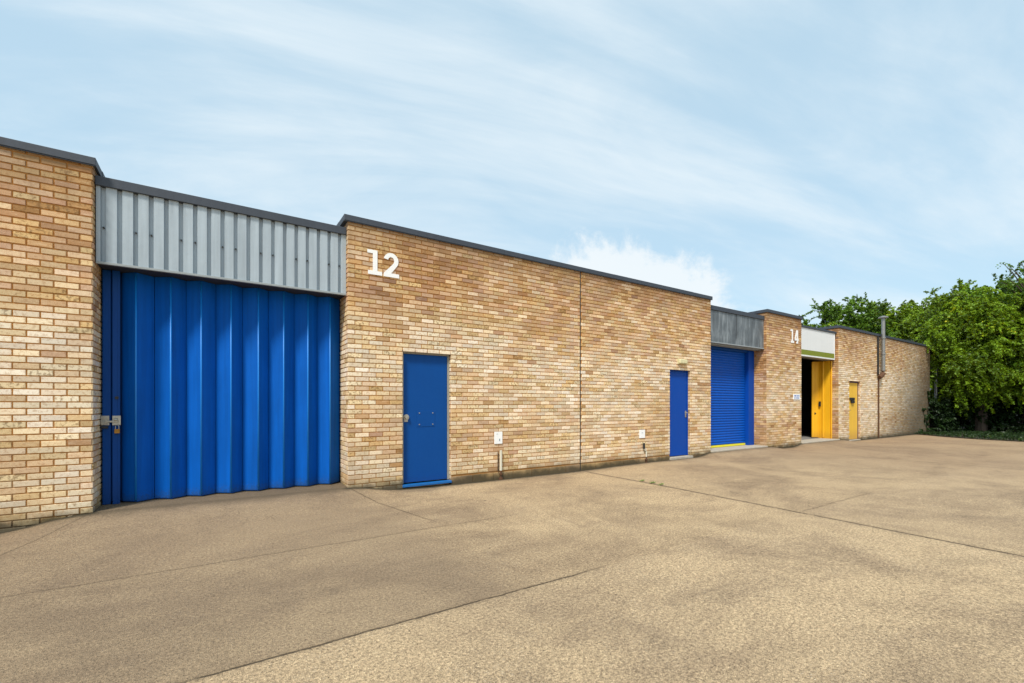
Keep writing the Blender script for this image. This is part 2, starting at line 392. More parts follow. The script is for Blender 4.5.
# ------------------------------------------------------------------ ground
OPEN = [(-1.246, 1.75), (11.47, 14.443), (16.692, 19.631)]
def sst(a, b, x):
    t = max(0, min(1, (x-a)/(b-a))); return t*t*(3-2*t)
def gh(x, y):
    k = 0
    for a, b in OPEN:
        if a <= x <= b: e = 1
        else:
            d = a-x if x < a else x-b
            e = 1-sst(0, .78, d)
        k = max(k, e)
    h = .10*k*sst(-1.25, .3, y)
    h += .012*mnoise.noise(Vector((x*.22, y*.25, 0)))*sst(-.2, -2.5, y) if y < -.2 else 0
    if y > -3 and x < -1: h -= .04*sst(-1.5, -2.2, x)*sst(-2.5, -.2, y)
    if y > -3: h += (-.035*sst(2, 3.2, x)*(1-sst(6, 9, x)))*sst(-2.5, -.2, y)
    return h
def axis(lo, hi, dense):
    a = set()
    for (p, q, st) in dense:
        n = int(round((q-p)/st))
        for k in range(n+1): a.add(round(p+k*(q-p)/n, 4))
    st = 2.0; x = max(a)
    while x < hi: x += st; st *= 1.5; a.add(round(min(x, hi), 3))
    st = 2.0; x = min(a)
    while x > lo: x -= st; st *= 1.5; a.add(round(max(x, lo), 3))
    return sorted(a)
gx = axis(-900, 1500, [(-6, 32, .2)]); gy = axis(-900, 1500, [(-12, -1.6, .4), (-1.5, .6, .07)])
g = MB()
g.v = [(x, y, gh(x, y)) for y in gy for x in gx]
nx = len(gx)
for j in range(len(gy)-1):
    for i in range(nx-1):
        g.f.append((j*nx+i, j*nx+i+1, (j+1)*nx+i+1, (j+1)*nx+i)); g.m.append(0)
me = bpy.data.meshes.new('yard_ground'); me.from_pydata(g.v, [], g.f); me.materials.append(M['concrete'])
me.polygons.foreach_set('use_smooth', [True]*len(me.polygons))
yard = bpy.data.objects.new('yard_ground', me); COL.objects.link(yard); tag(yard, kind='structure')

# ------------------------------------------------------------------ bricks
def zone(x, z, warm):
    n = mnoise.noise(Vector((x*.45, z*.8, 3.1)))*.20+mnoise.noise(Vector((x*1.3+9, z*1.9, 1.7)))*.12
    top = .27*sst(2.2, 3.7, z)
    mid = .09*math.exp(-((z-.75)/.4)**2)
    return n+top+mid+warm
class Wall:
    def __init__(s): s.v = []; s.f = []; s.m = []; s.c = []
    def face(s, pts, m, col):
        i = len(s.v); s.v += pts; s.f.append(tuple(range(i, i+len(pts)))); s.m.append(m); s.c.append(col)
    def box(s, x0, x1, y0, y1, z0, z1):
        P = [(x0,y0,z0),(x1,y0,z0),(x1,y1,z0),(x0,y1,z0),(x0,y0,z1),(x1,y0,z1),(x1,y1,z1),(x0,y1,z1)]
        for q in ((0,3,2,1),(4,5,6,7),(0,1,5,4),(1,2,6,5),(2,3,7,6),(3,0,4,7)):
            s.face([P[k] for k in q], 1, (0,0,0,1))
    def bricks(s, O, U, N, L, zlo, zhi, holes=(), phase=0.0, warm=0.0, blocks=None):
        """bricks standing 9 mm proud of the mortar: O front corner, U along, N outward"""
        O = Vector(O); U = Vector(U); N = Vector(N); r = random.random
        def put(u0, u1, za, zb, big=False):
            if u1-u0 < .02: return
            x = O.x+U.x*(u0+u1)/2
            t = r()
            t = (t**1.2)*.30+.12+zone(x+O.y, za, warm)+(.22 if r() < .06 else 0)-(.12 if r() < .2 else 0)
            if big: t = .40+.1*r()
            t = max(0, min(1, t)); d = (r()-.5)*.003; tl = (r()-.5)*.0015
            col = (t, r(), r(), 1)
            e = .0046
            f = [O+U*(u0+e)+N*(d+tl)+Vector((0,0,za+e)), O+U*(u1-e)+N*(d-tl)+Vector((0,0,za+e+(r()-.5)*.002)),
                 O+U*(u1-e)+N*(d-tl)+Vector((0,0,zb-e)), O+U*(u0+e)+N*(d+tl)+Vector((0,0,zb-e+(r()-.5)*.002))]
            k = -.014
            bk = [O+U*u0+N*k+Vector((0,0,za)), O+U*u1+N*k+Vector((0,0,za)), O+U*u1+N*k+Vector((0,0,zb)), O+U*u0+N*k+Vector((0,0,zb))]
            f = [tuple(p) for p in f]; bk = [tuple(p) for p in bk]
            s.face(f, 0, col)
            for a in range(4):
                b2 = (a+1) % 4
                s.face([bk[a], bk[b2], f[b2], f[a]], 0, col)
        row = 0; z = zlo
        while z < zhi-.02:
            za, zb = z, min(z+.065, zhi)
            off = (row % 2)*.1125+phase
            spans = [(0, L)]
            for (h0, h1, g0, g1) in holes:
                if za+.03 > g0 and za+.03 < g1:
                    ns = []
                    for (a, b) in spans:
                        if h1 <= a or h0 >= b: ns.append((a, b)); continue
                        if h0 > a: ns.append((a, h0))
                        if h1 < b: ns.append((h1, b))
                    spans = ns
            k0 = math.floor(-off/.225)-1
            for (a, b) in spans:
                if blocks and za < blocks[2]:
                    bk0 = max(a, blocks[0]); 
                    put_spans = [(a, min(b, blocks[0]))] if a < blocks[0] else []
                    if b > blocks[1]: put_spans.append((max(a, blocks[1]), b))
                    lo, hi = max(a, blocks[0]), min(b, blocks[1])
                    if hi > lo and row == 0:
                        q = lo
                        while q < hi: put(q, min(q+.44, hi), zlo, blocks[2]-.012, True); q += .45
                else: put_spans = [(a, b)]
                for (a2, b2) in put_spans:
                    k = k0
                    while True:
                        u0 = k*.225+off+.005; u1 = u0+.215; k += 1
                        if u0 > b2: break
                        w0, w1 = max(u0, a2), min(u1, b2)
                        if w1-w0 > .03: put(w0+(r()-.5)*.002, w1+(r()-.5)*.002, za, zb)
            z += .075; row += 1
    def build(s, name, parent):
        me = bpy.data.meshes.new(name); o0 = parent.location
        me.from_pydata([(v[0]-o0.x, v[1]-o0.y, v[2]-o0.z) for v in s.v], [], s.f)
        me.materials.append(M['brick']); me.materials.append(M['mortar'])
        me.polygons.foreach_set('material_index', s.m)
        ca = me.color_attributes.new('tone', 'FLOAT_COLOR', 'CORNER')
        arr = []
        for f, c in zip(s.f, s.c): arr += list(c)*len(f)
        ca.data.foreach_set('color', arr)
        o = bpy.data.objects.new(name, me); COL.objects.link(o); o.parent = parent
        return o

B = empty('industrial_building', (-1.25, 0, 0), 'long single-storey buff brick industrial terrace with blue and yellow doors', 'building')
ZT = 4.315; MO = .012
# left pier
w = Wall(); w.box(-7, -1.246-MO, MO, .55, -.2, ZT)
w.bricks((-7,0,0), (1,0,0), (0,-1,0), 7-1.246, -.06, ZT, phase=.01)
w.bricks((-1.246,.012,0), (0,1,0), (1,0,0), .53, -.06, ZT, phase=.105, warm=.02)
w.build('brick_wall', B)
# main wall with two doors
x0, x1 = 1.75, 11.47; DZ = 2.325
d1 = (2.652, 3.55); d2 = (9.703, 10.553)
w = Wall()
MJ = 6.657
w.box(x0+MO, d1[0]-MO, MO, .55, -.2, ZT); w.box(d1[0]-MO, d1[1]+MO, MO, .55, DZ+MO, ZT)
w.box(d1[1]+MO, MJ-.012, MO, .55, -.2, ZT); w.box(MJ-.012, MJ+.012, .03, .55, -.2, ZT)
w.box(MJ+.012, d2[0]-MO, MO, .55, -.2, ZT); w.box(d2[0]-MO, d2[1]+MO, MO, .55, DZ+MO, ZT)
w.box(d2[1]+MO, x1-MO, MO, .55, -.2, ZT)
holes = [(d1[0]-x0, d1[1]-x0, -1, DZ), (d2[0]-x0, d2[1]-x0, -1, DZ), (MJ-x0-.013, MJ-x0+.013, -1, 9)]
w.bricks((x0,0,0), (1,0,0), (0,-1,0), x1-x0, -.09, ZT, holes=holes, blocks=(d1[1]-x0, d2[0]-x0+.3, .115))
w.bricks((x0,.012,0), (0,1,0), (-1,0,0), .53, -.09, ZT, phase=.105)
w.bricks((x1,.012,0), (0,1,0), (1,0,0), .53, -.09, ZT, phase=.105)
for (a, nn) in ((d1[0], 1), (d2[0], 1), (d1[1], -1), (d2[1], -1)):
    w.bricks((a,.012,0), (0,1,0), (nn,0,0), .102, -.09, DZ, phase=.0, warm=.05)
w.build('brick_wall', B)
m = MB(); m.box(MJ-.0105, MJ+.0105, .004, .029, -.1, ZT-.005); m.build('joint_sealant', M['black'], B)
# pier 14
x0, x1 = 14.443, 16.692
w = Wall(); w.box(x0+MO, x1-MO, MO, .55, -.2, ZT)
w.bricks((x0,0,0), (1,0,0), (0,-1,0), x1-x0, -.06, ZT, warm=.04)
w.bricks((x0,.012,0), (0,1,0), (-1,0,0), .53, -.06, ZT, phase=.105, warm=.26)
w.bricks((x1,.012,0), (0,1,0), (1,0,0), .53, -.06, ZT, phase=.105)
w.build('brick_wall', B)
# end wall
x0, x1 = 19.631, 30.22; d3 = (20.56, 21.60)
w = Wall()
w.box(x0+MO, d3[0]-MO, MO, .55, -.2, ZT); w.box(d3[0]-MO, d3[1]+MO, MO, .55, DZ+MO, ZT); w.box(d3[1]+MO, 23.40, MO, .55, -.2, ZT)
w.box(23.40, 23.425, .03, .55, -.2, ZT); w.box(23.425, x1-MO, MO, .55, -.2, ZT)
w.bricks((x0,0,0), (1,0,0), (0,-1,0), x1-x0, -.06, ZT, holes=[(d3[0]-x0, d3[1]-x0, -1, DZ), (23.40-x0, 23.425-x0, -1, 9)], warm=-.10)
w.bricks((x0,.012,0), (0,1,0), (-1,0,0), .53, -.06, ZT, phase=.105, warm=.26)
w.bricks((x1,.012,0), (0,1,0), (1,0,0), .53, -.06, ZT, phase=.105)
for (a, nn) in ((d3[0], 1), (d3[1], -1)): w.bricks((a,.012,0), (0,1,0), (nn,0,0), .102, -.06, DZ, warm=.05)
w.build('brick_wall', B)

m = MB(); m.box(23.402, 23.423, .004, .029, -.1, ZT-.005); m.build('joint_sealant', M['black'], B)
# copings with their returns
def coping(x0, x1, ret):
    m = MB()
    xs = [x0]
    q = x0+2.98 if x0 > 0 else x0+2.6
    while q < x1-.6: xs.append(q); q += 2.98
    xs.append(x1)
    for k in range(len(xs)-1):
        a, b = xs[k], xs[k+1]
        m.box(a+(.0015 if k else 0), b-.0015, -.035, .34, ZT, ZT+.09+(.0 if k % 2 else .002))
        m.box(a, b, -.028, -.020, ZT-.014, ZT)            # drip
    for xr, sgn in ret:
        xa, xb = (xr-.035, xr+.30) if sgn < 0 else (xr-.30, xr+.035)
        m.box(xa, xb, .341, 1.9, ZT, ZT+.088)
        xa, xb = (xr+.006, xr+.25) if sgn < 0 else (xr-.25, xr-.006)
        m.box(xa, xb, .56, 1.85, 4.0, ZT-.002)
    return m.build('coping', M['coping'], B, bevel=.004)
coping(-7, -1.246+.03, [(-1.246, 1)])
coping(1.75-.06, 11.47+.03, [(1.72, -1), (11.47, 1)])
coping(14.443-.03, 16.692+.03, [(14.443, -1), (16.692, 1)])
coping(19.631-.03, 30.22+.03, [(19.631, -1), (30.22, 1)])

# roof, back and end walls, inner floor
m = MB(); m.box(-7, 30.2, .56, 14, 3.93, 4.02); m.build('roof', M['roof'], B)
m = MB()
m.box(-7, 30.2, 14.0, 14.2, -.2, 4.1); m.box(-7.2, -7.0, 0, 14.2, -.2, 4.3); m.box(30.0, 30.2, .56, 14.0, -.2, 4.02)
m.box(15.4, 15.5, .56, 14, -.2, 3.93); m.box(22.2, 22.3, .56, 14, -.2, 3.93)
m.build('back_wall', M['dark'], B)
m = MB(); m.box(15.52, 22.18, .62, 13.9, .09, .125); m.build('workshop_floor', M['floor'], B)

# ------------------------------------------------------------------ fascia one: ribbed grey sheet
FB, FT, CB0, CT0 = 3.155, 4.10, 4.10, 4.235
xa, xb = -1.236, 1.747; yf = .10
m = MB()
prof = [(xa, yf)]
q = -1.169
while q < xb-.06:
    prof += [(q-.027, yf), (q-.021, yf+.042), (q+.019, yf+.042), (q+.025, yf)]; q += .1566
prof.append((xb, yf))
for k in range(len(prof)-1):
    (a, ya), (b, yb) = prof[k], prof[k+1]
    m.quad((a,ya,FB+.03), (b,yb,FB+.03), (b,yb,CB0+.02), (a,ya,CB0+.02))
q = -1.169; k = 0
while q < xb-.06:
    zz = 3.62+.0*k
    if k % 3 != 1:
        m.box(q-.008, q+.008, yf+.012, yf+.040, 3.61, 3.626, 1)
    q += .1566; k += 1
m.box(xa, xb, yf+.045, yf+.06, FB+.031, CB0+.02)
m.build('ribbed_cladding', [M['cladding'], M['black']], B)
m = MB(); m.box(xa, xb, yf-.012, yf+.03, FB, FB+.03); m.build('bottom_flashing', M['flash'], B, bevel=.003)
m = MB(); m.box(xa, xb, yf+.031, .54, FB+.012, FB+.028); m.build('soffit', M['soffit'], B)
m = MB(); m.box(xa-.005, xb-.002, yf-.03, .40, CB0+.02, CT0); m.box(xa, xb, .41, .55, CB0+.0, CT0-.01); m.build('fascia_coping', M['coping'], B, bevel=.004)

# folding door: leaves folded in a zigzag
FD = MB(); FD.box(xa, xb, .545, .60, .12, FB+.01)
fold = FD.build('folding_door', M['foldedge'], B)
ZB, ZTOP = .115, FB+.008
pxs = [122, 136.3, 154.5, 171.2, 186.1, 201.6, 215.9, 231.4, 242.3, 258.7, 268.6, 284, 294, 308.2, 317, 330.3]
pts = []
for i, px in enumerate(pxs):
    y = .50 if i % 2 == 0 else .365
    pts.append((s_at(px, y), y))
def leaf(p, q, mat, name='door_leaf', zb=ZB, lip=True):
    m = MB(); p = Vector((*p, 0)); q = Vector((*q, 0)); t = (q-p).normalized(); n = Vector((t.y, -t.x, 0))
    if n.y > 0: n = -n
    a, b = p+t*.003, q-t*.003
    m.prism([(a.x, a.y), (b.x, b.y), ((b-n*.028).x, (b-n*.028).y), ((a-n*.028).x, (a-n*.028).y)], zb, ZTOP)
    if lip:       # pressed edge strips and a foot rail standing 4 mm proud
        L = (b-a).length
        def strip(u0, u1, z0, z1):
            c, d = a+t*u0+n*.004, a+t*u1+n*.004
            m.prism([(c.x, c.y), (d.x, d.y), ((d-n*.003).x, (d-n*.003).y), ((c-n*.003).x, (c-n*.003).y)], z0, z1)
        strip(L-.022, L-.003, zb+.01, ZTOP-.03); strip(.003, L-.024, zb+.01, zb+.09)
    o = m.build(name, mat, fold, bevel=.009); o.modifiers[0].segments = 3; return o
leaf((xa+.004, .42), (s_at(111.3, .42), .42), M['foldedge'], zb=.10, lip=False)
leaf((s_at(111.3, .40)+.008, .40), (pts[0][0]-.004, .41), M['foldedge'], zb=.10)
for k in range(len(pts)-1): leaf(pts[k], pts[k+1], M['fold'], zb=ZB-.004*(k % 2))
leaf(pts[-1], (xb-.012, .52), M['fold'])
for k in range(1, len(pts), 2):
    m = MB(); m.tube([(pts[k][0]-.004, pts[k][1]-.003, ZB+.02), (pts[k][0]-.004, pts[k][1]-.003, ZTOP-.02)], .011, 10); m.build('highlight_bead', M['highlight_bead'], fold, smooth=True)  # bead added along each front fold to carry the edge highlight
# hasp, plates, padlock
z1 = z_at(109, 423, .4)
lx = s_at(111.3, .40)
m = MB(); m.box(lx-.105, lx-.02, .404, .413, z1-.03, z1+.095); m.box(lx-.06, lx-.035, .38, .404, z1, z1+.04)
m.box(lx-.11, lx-.03, .385, .404, z1-.07, z1-.04, 1)
m.build('lock_plate', [M['steel'], M['black']], fold, bevel=.003)
m = MB(); m.box(lx+.01, lx+.095, .388, .397, z1-.03, z1+.095); m.tube([(lx+.03,.382,z1+.04),(lx+.065,.382,z1+.04)], .022, 10)
m.box(lx-.04, lx+.07, .370, .380, z1+.008, z1+.03)
m.build('hasp', M['steel'], fold, bevel=.003)
m = MB()
pc = (lx+.062, .372, z1-.105)
m.box(pc[0]-.027, pc[0]+.027, pc[1]-.012, pc[1]+.012, pc[2]-.03, pc[2]+.025, 0)
m.tube([(pc[0]-.017,pc[1],pc[2]+.02),(pc[0]-.017,pc[1],pc[2]+.06),(pc[0]-.009,pc[1],pc[2]+.078),(pc[0]+.009,pc[1],pc[2]+.078),(pc[0]+.017,pc[1],pc[2]+.06),(pc[0]+.017,pc[1],pc[2]+.02)], .005, 8, 1)
pd = m.build('padlock', [M['brass'], M['steel']], fold, bevel=.003); pd['label'] = 'small brass padlock hanging from the hasp'
m = MB(); m.tube([(lx+.055, .399, z1+.33),(lx+.055,.392,z1+.33)], .02, 14); m.build('key_escutcheon', M['black'], fold)

# ------------------------------------------------------------------ steel side doors
def side_door(x0, x1, mat, z0, frame_mat, hside, bolts=False, name='side_door', fb=None):
    m = MB(); y = .085; t = .04
    m.box(x0+t, x1-t, y, y+.045, z0+.012, DZ-t-.004)
    d = m.build(name, mat, B, bevel=.004)
    m = MB()
    m.box(x0+.001, x0+t-.004, y-.012, y+.06, z0, DZ-.001); m.box(x1-t+.004, x1-.001, y-.012, y+.06, z0, DZ-.001)
    m.box(x0+t-.004, x1-t+.004, y-.0115, y+.06, DZ-t, DZ-.001)
    m.box(x0+t-.004, x1-t+.004, y+.048, y+.06, z0, DZ-t)
    m.build('door_frame', frame_mat, d, bevel=.002)
    m = MB(); hx = x0+.085 if hside < 0 else x1-.10
    hz = 1.16
    if bolts:
        m.tube([(hx, y-.001, hz+.03), (hx, y-.02, hz+.03)], .05, 18); m.tube([(hx, y-.02, hz+.03), (hx, y-.05, hz+.03)], [.034, .03], 16)
        m.box(hx-.035, hx+.03, y-.012, y-.001, hz-.05, hz+.0)
        m.build('lock', M['steel'], d, bevel=.002)
        m = MB()
    m.box(hx-.025, hx+.025, y-.012, y-.001, hz-.085, hz+.085)
    m.tube([(hx, y-.012, hz+.035), (hx, y-.06, hz+.035)], .013, 10)
    m.tube([(hx-.01*hside, y-.055, hz+.035), (hx+.10*(-hside), y-.055, hz+.03)], .011, 10)
    m.tube([(hx, y-.012, hz-.04), (hx, y-.02, hz-.04)], .016, 12)
    if not bolts: m.build('handle', M['steel'], d, bevel=.002)
    if bolts:
        cx = (x0+x1)/2; 
        m = MB()
        m.box(cx-.17, cx+.17, y-.005, y-.0005, 1.02, 1.30)
        m.build('cover_plate', mat, d, bevel=.002)
        for a in (-1, 1):
            for b in (0, 1):
                m = MB(); bx, bz = cx+a*.125, 1.06+b*.20
                m.tube([(bx, y-.005, bz), (bx, y-.014, bz)], .010, 10); m.build('bolt', M['steel'], d)
    return d
sd = side_door(d1[0], d1[1], M['door1'], .05, M['frame'], -1, True)
sd['label'] = 'blue steel door with a round lock on its left'
m = MB(); m.box(d1[0]-.006, d1[1]+.006, -.018, .08, .0, .042); o = m.build('door_sill', M['sill'], B, bevel=.005)
m = MB(); m.box(d2[0]-.02, d2[1]+.06, -.045, .20, -.05, .055); o = m.build('door_sill', M['thresh'], B, bevel=.008)
side_door(d2[0], d2[1], M['door2'], .06, M['door2'], 1)
m = MB(); m.box(d3[0]-.01, d3[1]+.01, -.01, .20, -.05, .03); o = m.build('door_sill', M['thresh'], B, bevel=.008)
sd3 = side_door(d3[0], d3[1], M['yellow2'], .035, M['purple'], -1)
m = MB(); m.box(d3[0]+.22, d3[0]+.62, .035, .084, 1.58, 1.69); m.box(d3[0]+.34, d3[0]+.58, .02, .084, 1.47, 1.575)
m.build('hasp_box', M['black'], sd3, bevel=.01)

# ------------------------------------------------------------------ opening two: zinc fascia and roller shutter
xa, xb = 11.48, 14.439; FB2 = 3.17
m = MB()
xm = s_at(736.7, .1)
m.box(xa, xm-.004, yf, yf+.04, FB2+.02, 4.08); m.box(xm+.004, xb-.25, yf, yf+.04, FB2+.02, 4.08); m.box(xb-.244, xb, yf, yf+.04, FB2+.02, 4.08)
m.box(xm-.012, xm+.012, yf-.008, yf-.001, FB2+.02, 4.08)
m.build('zinc_fascia', M['zinc'], B, bevel=.003)
m = MB(); m.box(xa, xb, yf-.02, yf+.045, FB2-.01, FB2+.018)
for k in range(3): m.box(xa, xb, .19+.08*k, .21+.08*k, FB2-.04, FB2-.004)
m.box(xa, xb, yf+.046, .42, FB2-.002, FB2+.017)
m.build('soffit_flashing', M['flash'], B, bevel=.003)
m = MB(); m.box(xa-.008, xb+.0, yf-.03, .40, 4.082, 4.205); m.box(xa, xb, .41, .55, 4.082, 4.195); m.build('fascia_coping', M['coping'], B, bevel=.004)
m = MB(); m.box(xa, xb, .43, .56, 3.06, 4.04); m.build('shutter_box', M['foldedge'], B)
xe = 14.10
m = MB(); z = .19; ys = .53
def lath(m, z0, xa, xe):
    n = 5; pr = []
    for k in range(n+1):
        a = k/n; pr.append((ys-.016*math.sin(math.pi*a), z0+.073*a))
    pr.append((ys+.004, z0+.075))
    for k in range(len(pr)-1):
        m.quad((xa, pr[k][0], pr[k][1]), (xe, pr[k][0], pr[k][1]), (xe, pr[k+1][0], pr[k+1][1]), (xa, pr[k+1][0], pr[k+1][1]))
    m.quad((xa, ys+.004, z0+.075), (xe, ys+.004, z0+.075), (xe, ys, z0+.078), (xa, ys, z0+.078))
while z < 3.0: lath(m, z, xa, xe); z += .078
m.box(xa, xe, ys+.012, ys+.02, .13, 3.0)
sh = m.build('roller_shutter', M['shutter'], B)
m = MB(); m.box(xa, xe, ys-.03, ys+.01, .13, .186); m.build('bottom_rail', M['ybar'], sh, bevel=.004)
m = MB(); m.box(xe+.01, xb-.003, .40, .58, .105, 3.12); m.build('shutter_guide', M['door2'], sh, bevel=.004)
m = MB(); m.box(xa-.003, xa+.06, .49, .52, .105, 3.12); m.build('shutter_guide', M['door2'], sh, bevel=.004)
m = MB(); m.box(xa-.005, xb+.005, -.03, .62, .03, .122); m.build('threshold_slab', M['thresh'], B, bevel=.01)

# ------------------------------------------------------------------ opening three: white fascia board, folded yellow doors
xa, xb = 16.70, 19.627; FB3 = 3.10; xc = 19.53
m = MB(); m.box(xa, xc-.045, yf, yf+.05, FB3+.23, 4.095); wf = m.build('fascia_board', M['board'], B, bevel=.003)
m = MB(); m.box(xa, xc-.045, yf-.003, yf+.05, FB3+.05, FB3+.229); m.build('green_stripe', M['green'], wf)
m = MB(); m.box(xa, xc-.045, yf-.008, yf+.05, FB3, FB3+.049); m.box(xc-.044, xc-.006, yf-.008, yf+.05, FB3, 4.095); m.build('board_edging', M['white'], wf, bevel=.003)
m = MB(); m.box(xa, xb, yf+.052, .42, FB3+.005, FB3+.04); m.build('soffit_flashing', M['flash'], B)
m = MB(); m.box(xa-.008, xb, yf-.03, .40, 4.097, 4.165); m.box(xa, xb, .41, .55, 3.1, 4.155); m.build('fascia_coping', M['coping'], B, bevel=.004)
P = [(s_at(812, .80), .80), (s_at(820.6, .62), .62), (s_at(823.0, .50), .50), (s_at(827.6, .46), .46), (s_at(831.0, .24), .24)]
m = MB(); m.box(19.58, 19.615, .27, .9, .12, 3.09); yd = m.build('yellow_folding_door', M['yellow'], B)
zb3 = [.15, .15, .14, .12]
for k in range(4):
    p = Vector((*P[k], 0)); q = Vector((*P[k+1], 0))
    if k == 0: q = q+Vector((.012,0,0))
    t = (q-p).normalized(); n = Vector((t.y, -t.x, 0))
    if n.x > 0: n = -n
    m = MB()
    for j in range(3):
        a = p+t*((q-p).length*j/3+.002); b = p+t*((q-p).length*(j+1)/3-.002)
        m.prism([(a.x,a.y),(b.x,b.y),((b-n*.04).x,(b-n*.04).y),((a-n*.04).x,(a-n*.04).y)], zb3[k], 3.08)
    m.build('door_leaf', M['yellow'], yd, bevel=.004)
def on_leaf(px, y, py): return (s_at(px, y), y, z_at(px, py, y))
c = on_leaf(814.6, .78, 413.5)
m = MB(); m.tube([(c[0]-.03,c[1],c[2]),(c[0]-.09,c[1]-.01,c[2])], [.07,.05], 12); m.box(c[0]-.05, c[0]-.02, c[1]-.05, c[1]+.12, c[2]-.01, c[2]+.10)
m.build('handle', M['black'], yd, bevel=.004)
c = on_leaf(820.3, .60, 404)
m = MB(); m.box(c[0]-.06, c[0]-.02, c[1]-.03, c[1]+.035, c[2]-.09, c[2]+.10); m.build('keyhole_plate', M['black'], yd)
m = MB(); m.box(xa, xb, -.04, .60, .02, .118); m.build('threshold_slab', M['thresh'], B, bevel=.01)

# ------------------------------------------------------------------ signs, lamp, pipes
def number_sign(x, z, polys, label, k=1.0, kx=1.0):
    root = empty('house_number', (x, 0, z), label, 'sign', 'painted unit numbers')
    for dx, ps, dig in polys:
        m = MB()
        for pl in ps: m.plate([(x+(dx+p[0])*k*kx, z+p[1]*k) for p in pl], -.012, -.0025)
        m.build('digit', M['digit'], root)
    return root
one = [[(.01,0),(.247,0),(.247,.062),(.167,.062),(.167,.40),(0,.40),(0,.344),(.091,.344),(.091,.062),(.01,.062)]]
two = []
cx_, cz_ = .128, .272
for k in range(17):
    a = R(168-k*(200/16)); two.append((cx_+.128*math.cos(a), cz_+.130*math.sin(a)))
two += [(.128,.064), (.268,.064), (.268,0), (0,0), (0,.055)]
for k in range(17):
    a = R(-38+k*(206/16)); two.append((cx_+.054*math.cos(a), cz_+.062*math.sin(a)))
four = [[(.155,0),(.235,0),(.235,.40),(.155,.40)], [(0,.085),(.1545,.085),(.1545,.150),(.078,.150),(.1545,.285),(.1545,.40),(.12,.40),(0,.160)], [(.2355,.085),(.275,.085),(.275,.150),(.2355,.150)], [(.11,-.0),(.1545,0),(.1545,.05),(.11,.05)]]
number_sign(2.055, 3.53, [(0, one, 1), (.275, [two], 2)], 'white number 12 fixed to the brick wall above the first blue door', 1.0, .97)
number_sign(15.93, 3.47, [(0, one, 1), (.31, four, 4)], 'white number 14 fixed high on the narrow brick pier', 1.12, .82)

def notice(x0, x1, z0, z1, label, marks, grp):
    root = empty('wall_notice', ((x0+x1)/2, 0, z0), label, 'sign', grp)
    m = MB(); m.box(x0, x1, -.016, -.003, z0, z1); m.build('plate', M['digit'], root)
    for (a, b, c, d) in marks:
        m = MB(); m.box(x0+(x1-x0)*a, x0+(x1-x0)*b, -.0185, -.0162, z0+(z1-z0)*c, z0+(z1-z0)*d)
        m.build('printed_line', M['blueink'] if grp is None else M['greyink'], root)
notice(4.455, 4.632, .655, .885, 'white gas meter notice above the white pipe between the first door and the wall joint', [(.58,.70,.22,.42),(.25,.45,.80,.83)], 'small white wall notices')
notice(8.545, 8.735, .60, .80, 'small white notice above the rusty pipe stub left of the second blue door', [(.35,.65,.6,.66)], 'small white wall notices')
notice(16.10, 16.56, 1.585, 1.765, 'white plate with blue lettering on the narrow brick pier under number 14', [(.12,.42,.56,.80),(.5,.66,.56,.80),(.72,.88,.56,.80),(.12,.3,.2,.38),(.38,.86,.2,.38)], None)

root = empty('bulkhead_light', (10.16, 0, 2.46), 'cream oblong bulkhead lamp on the brick above the second blue door', 'wall light')
m = MB(); m.box(9.99, 10.335, -.03, -.004, 2.46, 2.60); m.build('backplate', M['cream'], root, bevel=.006)
m = MB(); m.plate([(10.005,2.475),(10.32,2.475),(10.32,2.588),(10.005,2.588)], -.085, -.031); m.build('diffuser', M['cream'], root, bevel=.02)

def service_pipe(x, ztop, white, label, mottled=False):
    root = empty('service_pipe', (x, -.03, -.05), label, 'pipe', 'service pipes rising up the wall foot')
    m = MB()
    if not mottled:
        m.tube([(x,-.033,.14),(x,-.033,ztop)], .024, 14)
        m.build('pipe_sleeve', M['pvc'], root, smooth=False)
        m = MB(); m.tube([(x-.05,-.012,.12),(x-.05,-.012,ztop-.03)], .008, 8); m.build('cable', M['black'], root)
    else:
        m.tube([(x-.05,-.03,ztop+.02),(x-.05,-.03,ztop-.12),(x+.02,-.033,ztop-.17),(x+.02,-.033,.14)], .018, 12); m.build('pipe_sleeve', M['pvc'], root)
        m = MB(); m.tube([(x-.06,-.03,ztop-.10),(x-.06,-.03,ztop+.035)], .027, 12); m.build('end_cap', M['black'], root)
    xx = x+(.02 if mottled else 0)
    m = MB(); m.tube([(xx,-.033,-.06),(xx,-.033,.15)], .017, 12); m.tube([(xx,-.033,.06),(xx,-.033,.085)], .032, 12); m.tube([(xx,-.033,-.06),(xx,-.033,0.0)], .045, 12); m.build('iron_stub', M['rust'], root)
service_pipe(4.588, .525, True, 'white sleeved service pipe below the notice nearest the first blue door')
service_pipe(8.74, .44, False, 'short mottled service pipe with black cap near the second blue door', True)

# flue
root = empty('flue_pipe', (23.66, -.14, 2.7), 'galvanised flue pipe with a flat cap rising above the parapet of the far wall', 'flue')
fx, fy = s_at(883.3, -.14), -.14
zc = z_at(883, 317, fy)
m = MB(); m.tube([(fx, fy, 3.55), (fx, fy, zc-.03)], .064, 18); m.build('upper_pipe', M['galv'], root)
m = MB(); m.tube([(fx, fy, 2.82), (fx, fy, 3.56)], .068, 18); m.tube([(fx, fy, 3.53),(fx, fy, 3.58)], .09, 18); m.build('lower_pipe', M['galv'], root)
m = MB(); m.tube([(fx, fy, 4.2),(fx, fy, 4.25)], .09, 18); m.box(fx-.02, fx+.02, fy+.05, -.004, 4.21, 4.24); m.build('bracket', M['galv'], root)
m = MB(); m.tube([(fx, fy, zc-.04), (fx, fy, zc+.0)], [.17, .17], 18); m.tube([(fx, fy, zc), (fx, fy, zc+.05)], [.17, .04], 18); m.build('rain_cap', M['galv'], root)
